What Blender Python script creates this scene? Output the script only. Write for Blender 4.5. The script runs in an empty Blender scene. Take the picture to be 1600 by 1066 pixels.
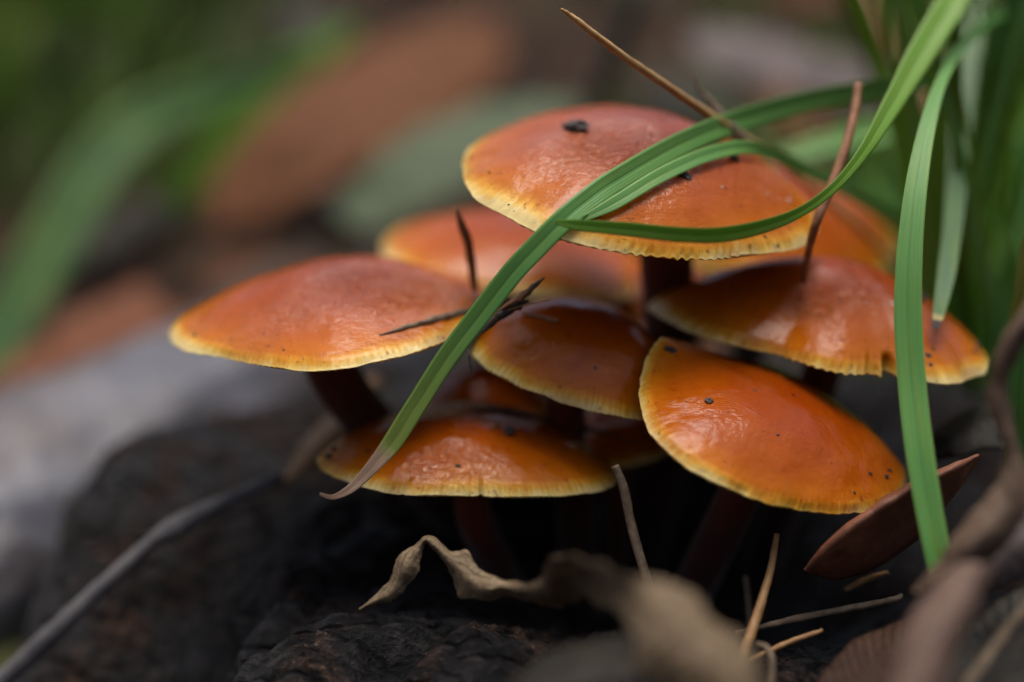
import bpy, math, random
import numpy as np
from mathutils import Vector
from mathutils.bvhtree import BVHTree
random.seed(7); RNG = np.random.default_rng(7)
S = 0.01                                   # everything below is written in centimetres
scene = bpy.context.scene
col = scene.collection

# ------------------------------------------------------------------ camera
PITCH = math.radians(16); FOC = 21.0; F = .72/1600
DR = np.array([0, math.cos(PITCH), -math.sin(PITCH)]); RT = np.array([1., 0, 0]); UP = np.array([0, math.sin(PITCH), math.cos(PITCH)])
CAM = np.array([0, 0, 4.5]) - FOC*DR
cd = bpy.data.cameras.new('camera'); cam = bpy.data.objects.new('camera', cd); col.objects.link(cam)
cam.location = CAM*S; cam.rotation_euler = (math.pi/2-PITCH, 0, 0)
cd.sensor_width = 36; cd.lens = 50; cd.clip_start = .005; cd.clip_end = 200
cd.dof.use_dof = True; cd.dof.focus_distance = FOC*S; cd.dof.aperture_fstop = 3.8; cd.dof.aperture_blades = 0
scene.camera = cam

# ------------------------------------------------------------------ light
SUN_EL, SUN_AZ = 84, 12                     # azimuth from +Y towards +X
world = bpy.data.worlds.new('World'); scene.world = world; world.use_nodes = True
nt = world.node_tree; bgn = nt.nodes['Background']
sky = nt.nodes.new('ShaderNodeTexSky'); sky.sky_type = 'NISHITA'; sky.sun_disc = False
sky.sun_elevation = math.radians(SUN_EL); sky.sun_rotation = math.radians(SUN_AZ); sky.dust_density = 6.0; sky.air_density = .7; sky.ozone_density = .3
nt.links.new(sky.outputs[0], bgn.inputs[0]); bgn.inputs[1].default_value = 0.12
sl = bpy.data.lights.new('sun', 'SUN'); sl.energy = 1.5; sl.angle = math.radians(34); sl.color = (1, .96, .9)
so = bpy.data.objects.new('sun', sl); col.objects.link(so)
e, a = math.radians(SUN_EL), math.radians(SUN_AZ)
so.rotation_euler = (-Vector((math.cos(e)*math.sin(a), math.cos(e)*math.cos(a), math.sin(e)))).to_track_quat('-Z', 'Y').to_euler()
scene.view_settings.view_transform = 'Standard'; scene.view_settings.look = 'None'
scene.view_settings.exposure = 0.62; scene.view_settings.gamma = 1
scene.render.engine = 'CYCLES'
scene.cycles.use_denoising = True
scene.cycles.max_bounces = 8; scene.cycles.diffuse_bounces = 4

# ------------------------------------------------------------------ helpers
def ray(u, v): return DR+(u-800)*F*RT-(v-533)*F*UP
def P(u, v, d): return CAM+d*ray(u, v)      # a point seen at photo pixel (u, v), d cm along the view axis
def proj(p):
    q = p-CAM; d = q@DR
    return 800+(q@RT)/d/F, 533-(q@UP)/d/F, d
def hash3(i, j, k):
    n = (i*374761393+j*668265263+k*2147483647+1013904223) & 0xffffffff
    n = ((n ^ (n >> 13))*1274126177) & 0xffffffff
    return ((n ^ (n >> 16)) & 0xffff)/32767.5-1
def vnoise(p):
    p = np.asarray(p, float); i = np.floor(p).astype(np.int64); f = p-i; f = f*f*(3-2*f)
    r = 0
    for a in (0, 1):
        for b in (0, 1):
            for c in (0, 1):
                w = (f[..., 0] if a else 1-f[..., 0])*(f[..., 1] if b else 1-f[..., 1])*(f[..., 2] if c else 1-f[..., 2])
                r = r+w*hash3(i[..., 0]+a, i[..., 1]+b, i[..., 2]+c)
    return r
def fbm(p, oct=4):
    p = np.asarray(p, float); r = 0; a = 1
    for o in range(oct):
        r = r+a*vnoise(p+17.3*o); p = p*2.03; a *= .5
    return r
def sstep(a, b, x):
    t = np.clip((x-a)/(b-a), 0, 1); return t*t*(3-2*t)
def perio(th, ks, seed):
    r = np.random.default_rng(seed); o = 0
    for k in ks: o = o+r.normal()*np.sin(k*th+r.uniform(0, 6.28))
    return o/math.sqrt(len(ks))
def catmull(pts, n):
    p = np.array(pts, float)
    if len(p) == 2: return p[0]+(p[1]-p[0])*np.linspace(0, 1, n)[:, None]
    p = np.vstack([2*p[0]-p[1], p, 2*p[-1]-p[-2]])
    m = len(p)-3; t = np.linspace(0, m, n); i = np.minimum(t.astype(int), m-1); f = (t-i)[:, None]
    a, b, c, d = p[i], p[i+1], p[i+2], p[i+3]
    return .5*(2*b+(c-a)*f+(2*a-5*b+4*c-d)*f*f+(3*b-a-3*c+d)*f**3)
def norm(v): return v/np.maximum(np.linalg.norm(v, axis=-1, keepdims=True), 1e-9)
def mesh_obj(name, V, faces, mat, parent=None, attrs=None, smooth=True, origin=None):
    V = np.asarray(V, float).reshape(-1, 3)
    if origin is None: origin = np.array([0, 0, 0.]) if parent is not None else np.array([V[:, 0].mean(), V[:, 1].mean(), V[:, 2].min()])
    base = origin if parent is None else np.array(parent['o'][:])
    me = bpy.data.meshes.new(name)
    me.from_pydata(((V-base)*S).tolist(), [], [tuple(map(int, f)) for f in faces])
    if smooth: me.polygons.foreach_set('use_smooth', [True]*len(me.polygons))
    for k, v in (attrs or {}).items():
        v = np.asarray(v, float)
        if v.ndim == 1:
            at = me.attributes.new(k, 'FLOAT', 'POINT'); at.data.foreach_set('value', v)
        else:
            at = me.attributes.new(k, 'FLOAT_VECTOR', 'POINT'); at.data.foreach_set('vector', v.ravel())
    me.materials.append(mat); me.update()
    o = bpy.data.objects.new(name, me); col.objects.link(o)
    if parent is not None: o.parent = parent
    else: o.location = base*S
    return o
def tag(o, label, cat, group=None, kind=None):
    o['label'] = label; o['category'] = cat
    if group: o['group'] = group
    if kind: o['kind'] = kind
    return o
def empty(name, loc):
    o = bpy.data.objects.new(name, None); col.objects.link(o); o.location = np.array(loc)*S; o.empty_display_size = .005
    o['o'] = [float(q) for q in loc]
    return o
def grid_faces(nr, nc, wrap=False, off=0, flip=False):
    f = []
    for i in range(nr-1):
        for j in range(nc if wrap else nc-1):
            k = (j+1) % nc
            q = (off+i*nc+j, off+i*nc+k, off+(i+1)*nc+k, off+(i+1)*nc+j)
            f.append(q[::-1] if flip else q)
    return f

# ------------------------------------------------------------------ materials
class N:
    def __init__(s, name):
        s.m = bpy.data.materials.new(name); s.m.use_nodes = True; s.t = s.m.node_tree
        s.b = s.t.nodes['Principled BSDF']; s.out = s.t.nodes['Material Output']
    def n(s, ty, **kw):
        o = s.t.nodes.new('ShaderNode'+ty)
        for k, v in kw.items():
            if k.startswith('_'): setattr(o, k[1:], v)
            else: s.set(o.inputs[int(k[1:]) if k[0] == 'i' and k[1:].isdigit() else k], v)
        return o
    def set(s, inp, v):
        if isinstance(v, bpy.types.NodeSocket): s.t.links.new(v, inp)
        elif isinstance(v, bpy.types.Node): s.t.links.new(v.outputs[0], inp)
        else:
            if isinstance(v, tuple) and len(v) == 3 and inp.type == 'RGBA': v = v+(1,)
            inp.default_value = v
    def attr(s, name): return s.n('Attribute', _attribute_name=name)
    def ramp(s, fac, stops, interp='LINEAR'):
        r = s.n('ValToRGB'); s.set(r.inputs[0], fac); c = r.color_ramp; c.interpolation = interp
        while len(c.elements) < len(stops): c.elements.new(.5)
        for e_, (p, q) in zip(c.elements, stops):
            e_.position = p; e_.color = (q, q, q, 1) if not isinstance(q, tuple) else q+(1,)
        return r.outputs[0]
    def math(s, op, a, b=0., c=None, clamp=False):
        m = s.n('Math', _operation=op, _use_clamp=clamp); s.set(m.inputs[0], a); s.set(m.inputs[1], b)
        if c is not None: s.set(m.inputs[2], c)
        return m.outputs[0]
    def mix(s, f, a, b, mode='MIX'):
        m = s.n('MixRGB', _blend_type=mode); s.set(m.inputs[0], f); s.set(m.inputs[1], a); s.set(m.inputs[2], b); return m.outputs[0]
    def coord(s, scale=(1, 1, 1), rot=(0, 0, 0), src=None):   # object coordinates in centimetres
        tc = s.n('TexCoord') if src is None else None
        mp = s.n('Mapping'); s.set(mp.inputs[0], tc.outputs['Object'] if src is None else src)
        k = 1/S if src is None else 1
        mp.inputs['Scale'].default_value = tuple(q*k for q in scale); mp.inputs['Rotation'].default_value = rot
        return mp.outputs[0]
    def noise(s, vec, scale, detail=4, rough=.55, dist=0):
        n = s.n('TexNoise'); s.set(n.inputs['Vector'], vec); n.inputs['Scale'].default_value = scale; n.inputs['Detail'].default_value = detail
        n.inputs['Roughness'].default_value = rough; n.inputs['Distortion'].default_value = dist; return n.outputs['Fac']
    def bump(s, h, strength, dist, normal=None):
        b = s.n('Bump'); s.set(b.inputs['Height'], h); s.set(b.inputs['Strength'], strength); b.inputs['Distance'].default_value = dist*S
        if normal is not None: s.set(b.inputs['Normal'], normal)
        return b.outputs[0]
    def p(s, **kw):
        for k, v in kw.items(): s.set(s.b.inputs[k.replace('_', ' ')], v)
        return s.m

def cap_material():
    m = N('mushroom_cap'); c = m.coord()
    s_ = m.attr('cs').outputs['Fac']; rad = m.attr('rad').outputs['Vector']; ridge = m.attr('ridge').outputs['Fac']; wr = m.attr('wr').outputs['Fac']
    fib = m.noise(m.coord((1, 1, .14), src=rad), 34, 3, .6)
    blot = m.noise(c, 1.1, 4, .55)
    sv = m.math('ADD', m.math('ADD', s_, m.math('MULTIPLY', m.math('SUBTRACT', fib, .5), .05)), m.math('MULTIPLY', m.math('SUBTRACT', blot, .5), .10))
    base = m.ramp(sv, [(0, (.19, .027, .0012)), (.45, (.27, .047, .0015)), (.80, (.36, .080, .002)), (.92, (.44, .125, .003)), (.96, (.63, .29, .026)), (.982, (.80, .52, .13)), (1.0, (.86, .66, .29))])
    # radial striation of the margin, small darker blotches, pores
    base = m.mix(m.math('MULTIPLY', ridge, .3, clamp=True), base, (.36, .075, .006))
    sp = m.noise(c, 7.5, 2, .5)
    base = m.mix(m.ramp(sp, [(.64, 0.), (.74, .6)]), base, (.15, .026, .003))
    base = m.mix(m.ramp(m.noise(c, .8, 3), [(.48, 0.), (.72, .5)]), base, (.22, .028, .002))
    base = m.mix(m.attr('under').outputs['Fac'], base, (.42, .16, .035))
    # wrinkled skin of the disc, fine leathery grain, margin fibres
    wv = m.noise(m.coord((7, 12, 12), (0, 0, .6)), 1.0, 3, .55, 1.2)
    gr = m.noise(c, 26, 3, .6)
    md = m.noise(c, 3.2, 3, .5)
    b1 = m.bump(wv, m.math('MULTIPLY', wr, 1.0, clamp=True), .14)
    b2 = m.bump(gr, .22, .006, b1)
    b3 = m.bump(md, .3, .02, b2)
    b4 = m.bump(fib, m.ramp(s_, [(.72, .0), (.95, .5)]), .012, b3)
    ro = m.ramp(m.noise(c, 2.3, 3), [(.3, .22), (.7, .38)])
    ro = m.math('SUBTRACT', ro, m.math('MULTIPLY', wr, .08))
    ro = m.math('ADD', ro, m.ramp(sv, [(.86, 0.), (1., .25)]))
    m.p(Base_Color=base, Roughness=ro, Normal=b4, Subsurface_Weight=.2, Subsurface_Radius=(1., .38, .08), Subsurface_Scale=.0025, IOR=1.38,
               Specular_IOR_Level=.06, Coat_Weight=m.math('ADD', m.math('MULTIPLY', wr, 1.2), .38, clamp=True), Coat_Roughness=.09, Coat_IOR=1.4, Coat_Normal=b3)
    # the thin margin lets light through
    tr = m.n('BsdfTranslucent'); m.set(tr.inputs[0], m.mix(1., base, (1., .93, .75), 'MULTIPLY')); m.set(tr.inputs[1], b4)
    mx = m.n('MixShader'); m.set(mx.inputs[0], m.math('ADD', m.ramp(sv, [(.88, 0.), (1., .18)]), m.math('MULTIPLY', m.attr('under').outputs['Fac'], .15), clamp=True))
    m.t.links.new(m.b.outputs[0], mx.inputs[1]); m.t.links.new(tr.outputs[0], mx.inputs[2]); m.t.links.new(mx.outputs[0], m.out.inputs[0])
    return m.m
def gill_material():
    m = N('mushroom_gills'); c = m.coord()
    base = m.ramp(m.noise(c, 6, 3), [(.3, (.26, .075, .012)), (.7, (.38, .14, .03))])
    return m.p(Base_Color=base, Roughness=.6, Subsurface_Weight=.2, Subsurface_Radius=(1, .4, .12), Subsurface_Scale=.001)
def stem_material():
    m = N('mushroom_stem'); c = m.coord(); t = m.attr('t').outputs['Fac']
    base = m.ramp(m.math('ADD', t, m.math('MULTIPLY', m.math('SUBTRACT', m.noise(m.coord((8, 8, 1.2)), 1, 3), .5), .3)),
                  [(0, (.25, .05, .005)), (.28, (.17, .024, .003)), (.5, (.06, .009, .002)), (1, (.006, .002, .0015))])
    return m.p(Base_Color=base, Roughness=.6, Normal=m.bump(m.noise(m.coord((14, 14, 2)), 1, 3), .5, .02), Sheen_Weight=.2)
def grass_material(name, c0, c1, tip=None, rough=.42, transl=.35, tipj=.05):
    m = N(name); uv = m.attr('luv').outputs['Vector']; sx = m.n('SeparateXYZ', i0=uv)
    # x runs along the blade 0..1, y across -1..1
    st = m.n('TexNoise'); m.set(st.inputs['Vector'], m.coord((3, 16, 1), src=uv)); st.inputs['Scale'].default_value = 1; st.inputs['Detail'].default_value = 3
    vein = m.math('SINE', m.math('MULTIPLY', sx.outputs[1], 30.0))
    base = m.mix(st.outputs['Fac'], c0, c1)
    base = m.mix(m.ramp(m.noise(m.coord((2.5, 11, 1), src=uv), 1, 5, .7), [(.35, .5), (.5, 0.)]), base, tuple(q*.55 for q in c0))
    mid = m.math('ABSOLUTE', sx.outputs[1])
    base = m.mix(m.ramp(mid, [(.0, .5), (.12, 0.)]), base, tuple(q*.5 for q in c0))
    base = m.mix(m.ramp(mid, [(.84, 0.), (1, .6)]), base, (.26, .40, .10))
    base = m.mix(m.ramp(m.noise(m.coord((9, 1.5, 1), src=uv), 1, 4, .6), [(.45, 0.), (.75, .6)]), base, (.20, .33, .05))
    base = m.mix(m.ramp(m.noise(m.coord((60, 2.4, 1), src=uv), 1, 3, .7), [(.68, 0.), (.76, .7)]), base, (.33, .40, .22))
    if tip:
        for (a_, b_, cc) in tip: base = m.mix(m.ramp(m.math('ADD', sx.outputs[0], m.math('MULTIPLY', m.math('SUBTRACT', m.noise(m.coord((8, 7, 1), src=uv), 1, 3), .5), tipj)), [(a_, 1.), (b_, 0.)]), base, m.mix(m.noise(m.coord((30, 9, 1), src=uv), 1, 4, .65), tuple(q*.35 for q in cc), tuple(min(1, q*1.7) for q in cc)))
    nrm = m.bump(m.math('ADD', m.math('MULTIPLY', vein, .35), m.math('MULTIPLY', m.noise(m.coord((4, 16, 1), src=uv), 1, 4, .65), 3.)), .3, .008)
    m.p(Base_Color=base, Roughness=rough, Normal=nrm, Specular_IOR_Level=.4)
    tr = m.n('BsdfTranslucent'); m.set(tr.inputs[0], m.mix(1., base, (.9, 1., .35), 'MULTIPLY'))
    mx = m.n('MixShader'); mx.inputs[0].default_value = transl
    m.t.links.new(m.b.outputs[0], mx.inputs[1]); m.t.links.new(tr.outputs[0], mx.inputs[2]); m.t.links.new(mx.outputs[0], m.out.inputs[0])
    return m.m
def dry_material(name, c0, c1, c2, scale=3., rough=.75, along=(1, 1, 1), bump=.6):
    m = N(name); c = m.coord(along)
    n1 = m.noise(c, scale, 5, .62); n2 = m.noise(c, scale*4, 4, .6)
    base = m.ramp(n1, [(.25, c0), (.5, c1), (.75, c2)])
    base = m.mix(m.ramp(n2, [(.55, 0.), (.72, .55)]), base, tuple(q*.35 for q in c0))
    return m.p(Base_Color=base, Roughness=rough, Normal=m.bump(m.math('ADD', n1, m.math('MULTIPLY', n2, .5)), bump, .03))
def leaf_material(name, c0, c1, vein, rough=.65, transl=.15):
    m = N(name); uv = m.attr('luv').outputs['Vector']; sx = m.n('SeparateXYZ', i0=uv); c = m.coord()
    n1 = m.noise(c, 1.6, 5, .6); n2 = m.noise(c, 9, 4, .65)
    base = m.mix(m.ramp(n1, [(.3, 0.), (.7, 1.)]), c0, c1)
    base = m.mix(m.ramp(n2, [(.55, 0.), (.75, .6)]), base, tuple(q*.4 for q in c0))
    n3 = m.noise(c, 28, 3, .6)
    base = m.mix(m.ramp(n3, [(.5, 0.), (.7, .7)]), base, tuple(q*.3 for q in c0))
    base = m.mix(m.ramp(n3, [(.3, .5), (.45, 0.)]), base, tuple(min(1, q*1.35) for q in c1))
    ab = m.math('ABSOLUTE', sx.outputs[1])
    side = m.math('SINE', m.math('MULTIPLY', m.math('SUBTRACT', m.math('MULTIPLY', sx.outputs[0], 14.), m.math('MULTIPLY', ab, 2.2)), 6.28))
    base = m.mix(m.ramp(side, [(.9, 0.), (1., .6)]), base, vein)
    base = m.mix(m.ramp(ab, [(.02, .8), (.06, 0.)]), base, vein)
    h = m.math('ADD', m.math('MULTIPLY', m.ramp(side, [(.8, 0.), (1., 1.)]), .5), m.math('ADD', n1, m.math('ADD', m.math('MULTIPLY', n2, .6), m.math('MULTIPLY', n3, .25))))
    m.p(Base_Color=base, Roughness=rough, Normal=m.bump(h, .9, .06), Specular_IOR_Level=.2)
    tr = m.n('BsdfTranslucent'); m.set(tr.inputs[0], base)
    mx = m.n('MixShader'); mx.inputs[0].default_value = transl
    m.t.links.new(m.b.outputs[0], mx.inputs[1]); m.t.links.new(tr.outputs[0], mx.inputs[2]); m.t.links.new(mx.outputs[0], m.out.inputs[0])
    return m.m
def stump_material():
    m = N('rotten_wood'); c = m.coord(); g = m.coord((1.0, 3.2, 2), (0, 0, -.75))
    n1 = m.noise(c, .55, 5, .6); n2 = m.noise(g, 2.2, 6, .7); n3 = m.noise(c, 14, 4, .7)
    base = m.ramp(n2, [(.34, (.0025, .0027, .0035)), (.50, (.010, .010, .0115)), (.62, (.032, .029, .028)), (.75, (.060, .050, .042))])
    vo = m.n('TexVoronoi', _feature='DISTANCE_TO_EDGE'); m.set(vo.inputs['Vector'], m.coord((.55, 1.5, 1), (0, 0, -.75))); vo.inputs['Scale'].default_value = 1.1
    crack = m.ramp(m.math('ADD', vo.outputs['Distance'], m.math('MULTIPLY', m.noise(c, 3, 4), .10)), [(.05, 0.), (.13, 1.)])
    base = m.mix(crack, (.002, .002, .002), base)
    br = m.math('MULTIPLY', m.ramp(n1, [(.44, 0.), (.62, 1.)]), m.ramp(n2, [(.44, 0.), (.62, 1.)]))
    base = m.mix(br, base, (.055, .032, .022))
    base = m.mix(m.math('MULTIPLY', m.ramp(n3, [(.58, 0.), (.66, 1.)]), m.math('MULTIPLY', m.ramp(n1, [(.46, 0.), (.56, 1.)]), m.ramp(n2, [(.44, 0.), (.58, 1.)]))), base, (.22, .15, .095))
    h = m.math('ADD', m.math('ADD', m.math('MULTIPLY', n2, 1.), m.math('MULTIPLY', n3, .45)), m.math('MULTIPLY', crack, .6))
    ro = m.ramp(n1, [(.38, .30), (.58, .8)]); spl = m.ramp(n1, [(.38, .38), (.55, .10)])
    return m.p(Base_Color=base, Roughness=ro, Normal=m.bump(h, 1., .2), Specular_IOR_Level=spl)
def bark_material(name, c0, c1, c2, rough=.5):
    m = N(name); c = m.coord(); uv = m.attr('luv').outputs['Vector']
    n1 = m.noise(m.coord((10, 5, 1), src=uv), 1., 5, .6, .6); n2 = m.noise(c, 3., 5, .65)
    base = m.ramp(m.math('MULTIPLY', m.math('ADD', n1, n2), .5), [(.36, c0), (.5, c1), (.64, c2)])
    base = m.mix(m.ramp(m.noise(c, .22, 4, .6), [(.42, 0.), (.62, .75)]), base, (.12, .085, .065))
    base = m.mix(m.ramp(m.noise(c, .9, 4, .6), [(.52, 0.), (.66, .7)]), base, tuple(q*.5 for q in c0))
    return m.p(Base_Color=base, Roughness=rough, Normal=m.bump(m.math('ADD', n1, n2), .8, .12))
def floor_material():
    m = N('forest_soil'); c = m.coord()
    n1 = m.noise(c, .07, 5, .6); n2 = m.noise(c, .5, 5, .65); n3 = m.noise(c, 2.5, 4, .65)
    base = m.ramp(n2, [(.3, (.012, .008, .006)), (.5, (.034, .020, .013)), (.72, (.08, .046, .026))])
    base = m.mix(m.ramp(n1, [(.5, 0.), (.68, .8)]), base, (.035, .065, .015))
    base = m.mix(m.ramp(n3, [(.6, 0.), (.72, .5)]), base, (.16, .10, .06))
    return m.p(Base_Color=base, Roughness=.85, Normal=m.bump(m.math('ADD', n2, n3), 1., .5), Specular_IOR_Level=.12)
M_CAP = cap_material(); M_GILL = gill_material(); M_STEM = stem_material()
M_GRASS = grass_material('grass_blade', (.095, .28, .055), (.155, .38, .095), transl=.25)
M_GTIP = grass_material('grass_blade_dying_tip', (.095, .28, .055), (.155, .38, .095), transl=.25,
                        tip=[(.26, .38, (.20, .27, .05)), (.19, .24, (.19, .115, .07))])
M_GDARK = grass_material('grass_blade_dark', (.060, .150, .008), (.115, .235, .014), rough=.45)
M_GFRESH = grass_material('grass_blade_fresh', (.14, .33, .022), (.21, .43, .035), transl=.35)
M_GBURN = grass_material('grass_blade_burnt_tip', (.085, .19, .075), (.12, .25, .11), tip=[(.085, .11, (.50, .42, .16)), (.060, .066, (.016, .016, .016))], tipj=.01)
M_GDULL = grass_material('grass_blade_dull', (.05, .13, .035), (.075, .17, .05), rough=.6, transl=.2)
M_GYEL = grass_material('grass_blade_yellowing', (.28, .30, .06), (.40, .38, .10))
M_STRAW = dry_material('straw', (.18, .085, .026), (.28, .145, .048), (.36, .22, .09), 4, .55, (1, 1, 1), .4)
M_GOLD = dry_material('golden_straw', (.32, .17, .05), (.46, .27, .095), (.55, .37, .17), 5, .55)
M_TWIG = dry_material('brown_twig', (.13, .052, .022), (.25, .105, .040), (.34, .18, .085), 5, .65)
M_STEMGREY = dry_material('grey_dry_stem', (.05, .048, .052), (.095, .09, .092), (.15, .14, .13), 2, .85)
M_GREYTWIG = dry_material('grey_twig', (.06, .042, .026), (.13, .092, .056), (.24, .18, .11), 6, .8)
M_BLACKTWIG = dry_material('black_twig', (.008, .008, .007), (.018, .016, .013), (.10, .075, .04), 5, .6)
M_CRUMB = dry_material('soil_crumb', (.020, .015, .013), (.05, .040, .035), (.13, .11, .10), 9, .7)
M_LEAFBROWN = leaf_material('brown_leaf', (.028, .013, .007), (.065, .032, .018), (.03, .017, .01), .6)
M_LEAFTAN = leaf_material('tan_leaf', (.13, .09, .052), (.27, .20, .12), (.10, .065, .04))
M_LEAFRED = leaf_material('red_brown_leaf', (.13, .042, .018), (.22, .085, .038), (.08, .03, .015), .55)
M_LEAFORANGE = leaf_material('orange_brown_leaf', (.12, .042, .013), (.19, .072, .024), (.12, .05, .02))
M_LEAFGREY = leaf_material('grey_leaf', (.12, .095, .088), (.19, .155, .145), (.10, .07, .06), .5)
M_LEAFDARK = leaf_material('dark_wet_leaf', (.013, .012, .008), (.036, .029, .018), (.012, .01, .01), .4, .05)
M_LEAFGREEN = leaf_material('dull_green_leaf', (.075, .105, .055), (.12, .155, .085), (.05, .06, .03), .5)
M_STRIP = leaf_material('dry_bark_strip', (.09, .055, .036), (.20, .14, .095), (.07, .05, .04), .6, .05)
M_LEAFCUP = dry_material('red_brown_dry_leaf', (.08, .024, .010), (.15, .050, .020), (.22, .085, .040), 3, .6)
M_BARKDRY = dry_material('blurred_bark', (.045, .024, .016), (.10, .058, .040), (.15, .095, .07), 1.2, .75)
M_STUMP = stump_material()
M_GREYLOG = bark_material('weathered_grey_bark', (.045, .047, .058), (.085, .087, .104), (.135, .132, .145), .36)
M_FLOOR = floor_material()
CAPS = {
  'A': dict(d=23.4, fit=(1008.66, 290.825, 10.145, 10.821, 2.948, 1.147, 2.025),
     rim=[(722,250),(724,268),(735,295),(750,312),(790,331),(820,350),(838,360),(890,374),(940,384),(1000,393),(1060,399),(1110,400),(1160,396),(1210,390),(1250,382),(1272,370),(1280,350),(735,228),(765,210),(830,195),(880,189)]),
  'B': dict(d=23.7, fit=(529.311, 489.059, 1.043, -4.441, 2.683, 0.872, 1.614),
     rim=[(263,512),(275,535),(300,546),(340,551),(400,562),(450,572),(500,575),(540,571),(580,562),(640,548),(690,532),(740,510),(772,485)]),
  'C': dict(d=23, fit=(905.839, 561.97, 9.449, 13.575, 1.583, 0.946, 2.336),
     rim=[(735,545),(760,570),(800,592),(850,612),(900,630),(950,643),(1000,650),(1050,645),(1062,630)]),
  'D': dict(d=22, fit=(1208.96, 676.032, 12.473, 21.618, 2.147, 0.726, 2.062),
     rim=[(1031,524,0.6),(1016,546,0.42),(1004,582,0.18),(1000,620,0.04),(1010,655),(1030,690),(1070,725),(1120,752),(1180,775),(1240,790),(1300,798),(1350,796),(1400,775),(1421,745)]),
  'E': dict(d=24, fit=(1298.35, 511.744, 0.898, 7.931, 2.491, 1.18, 1.913),
     rim=[(1010,478),(1040,497),(1080,515),(1130,530),(1180,540),(1220,548),(1250,560),(1280,570),(1320,578),(1370,580),(1420,586),(1480,597),(1520,586),(1548,573)]),
  'F': dict(d=23.2, fit=(742.844, 715.139, -3.643, 3.01, 2.139, 0.768, 2.483),
     rim=[(495,714),(510,733),(545,748),(590,762),(640,768),(700,769),(750,770),(800,772),(860,770),(920,765),(962,753)]),
  'G': dict(d=27.6, fit=(815.017, 400.555, 2.399, 7.27, 2.635, 0.76, 2.245),
     rim=[(596,380),(605,402),(640,418),(700,434),(760,446),(880,465),(960,470),(1000,455)]),
  'H': dict(d=28.8, fit=(1205.99, 373.11, 4.881, 6.483, 2.677, 1.429, 2.3),
     rim=[(1040,375),(1100,420),(1250,440),(1350,430),(1390,410),(1406,385)]),
  'I': dict(d=24.6, fit=(957.278, 686.202, 6.646, -6.103, 1.031, 0.432, 2.214),
     rim=[(865,705),(900,728),(950,728),(990,721),(1040,706),(1062,690)]),
  'J': dict(d=26.6, fit=(756.594, 625.042, 4.455, 1.709, 1.251, 0.715, 1.954),
     rim=[(650,630),(690,660),(755,668),(820,660),(866,635)]),
  'K': dict(d=27.2, fit=(1074.02, 460.055, 3.665, -0.985, 1.783, 0.658, 2.381),
     rim=[(925,470),(960,495),(1070,505),(1180,490),(1225,460)]),
}

# ------------------------------------------------------------------ the setting
def floor_z(x, y):
    t = np.maximum(0, y-17)
    rise = np.where(t < 10, .021*t*t, .42*t-2.1)
    rise = np.where(rise > 19, 19+8*np.tanh((rise-19)/8), rise)
    near = sstep(30, -5, y)
    r = np.hypot(x, np.minimum(y, 0)); side = .6*np.maximum(0, r-65); rise = np.maximum(rise, 190*np.tanh(side/190))   # unseen side and rear banks, added to block low-angle sky light
    return -3.2+rise+.6*fbm(np.stack([x*.09, y*.09, 0*x], -1), 3)*(1-.4*near)
def warp(n, lo, hi, c, k):
    t = np.linspace(-1, 1, n); w = np.sinh(k*t)/math.sinh(k)
    return np.where(w < 0, c+w*(c-lo), c+w*(hi-c))
gx = warp(240, -900, 900, 0, 5.2); gy = warp(260, -700, 900, 25, 5.2)
X, Y = np.meshgrid(gx, gy); Z = floor_z(X, Y)
Z = Z+.35*fbm(np.stack([X*.45, Y*.45, 0*X+3], -1), 3)*sstep(120, 40, np.hypot(X, Y))
fl = mesh_obj('forest_floor', np.stack([X, Y, Z], -1), grid_faces(*X.shape), M_FLOOR, origin=np.zeros(3))
fl['kind'] = 'structure'; fl['label'] = 'dark brown forest floor rising into a bank behind'

STUMP_C = np.array([3., 2.])
_edge = np.array([(-9.4, -8), (-9.1, 2.8), (-8.1, 8), (-4.8, 11.9), (0, 14), (6, 14.5), (12, 12), (15, 7), (16, 0), (15, -7), (8, -10), (0, -10.5), (-6, -10)])
_eth = np.arctan2(_edge[:, 1]-2, _edge[:, 0]-3); _er = np.hypot(_edge[:, 0]-3, _edge[:, 1]-2); _o = np.argsort(_eth); _eth, _er = _eth[_o], _er[_o]
def stump_edge(th):
    r = np.interp(th, np.r_[_eth[-1]-2*math.pi, _eth, _eth[0]+2*math.pi], np.r_[_er[-1], _er, _er[0]])
    return r*(1+.022*perio(th, (5, 7, 9, 13), 3))
def stump_top(x, y):
    a = np.stack([x*.36, y*.36, 0*x], -1); ca, sa = math.cos(.75), math.sin(.75)
    gxx, gyy = ca*x+sa*y, -sa*x+ca*y
    b = np.stack([gxx*.35, gyy*1.5, 0*x+9], -1)
    z = .34*fbm(a, 3)+.26*(1-2*np.abs(fbm(b, 3)))+.09*fbm(np.stack([gxx*1.6, gyy*5, 0*x], -1), 3)
    z = z+.030*fbm(np.stack([x*9, y*9, 0*x], -1), 3)
    # a hollow under the clump and a low shoulder in front of it
    z = z-2.0*np.exp(-(((x-3.2)/4.2)**2+((y-2.6)/2.6)**2))+.75*np.exp(-(((x+1.4)/3.2)**2+((y+1.2)/1.8)**2))
    z = z-2.4*sstep(-3.3, -5.6, x+.3*np.sin(y*1.3)+.4*fbm(np.stack([x, y, 0*x+4], -1), 3))*sstep(5., 1., y)
    z = z+.4*sstep(0., 2.5, y)
    return z-.2
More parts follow.
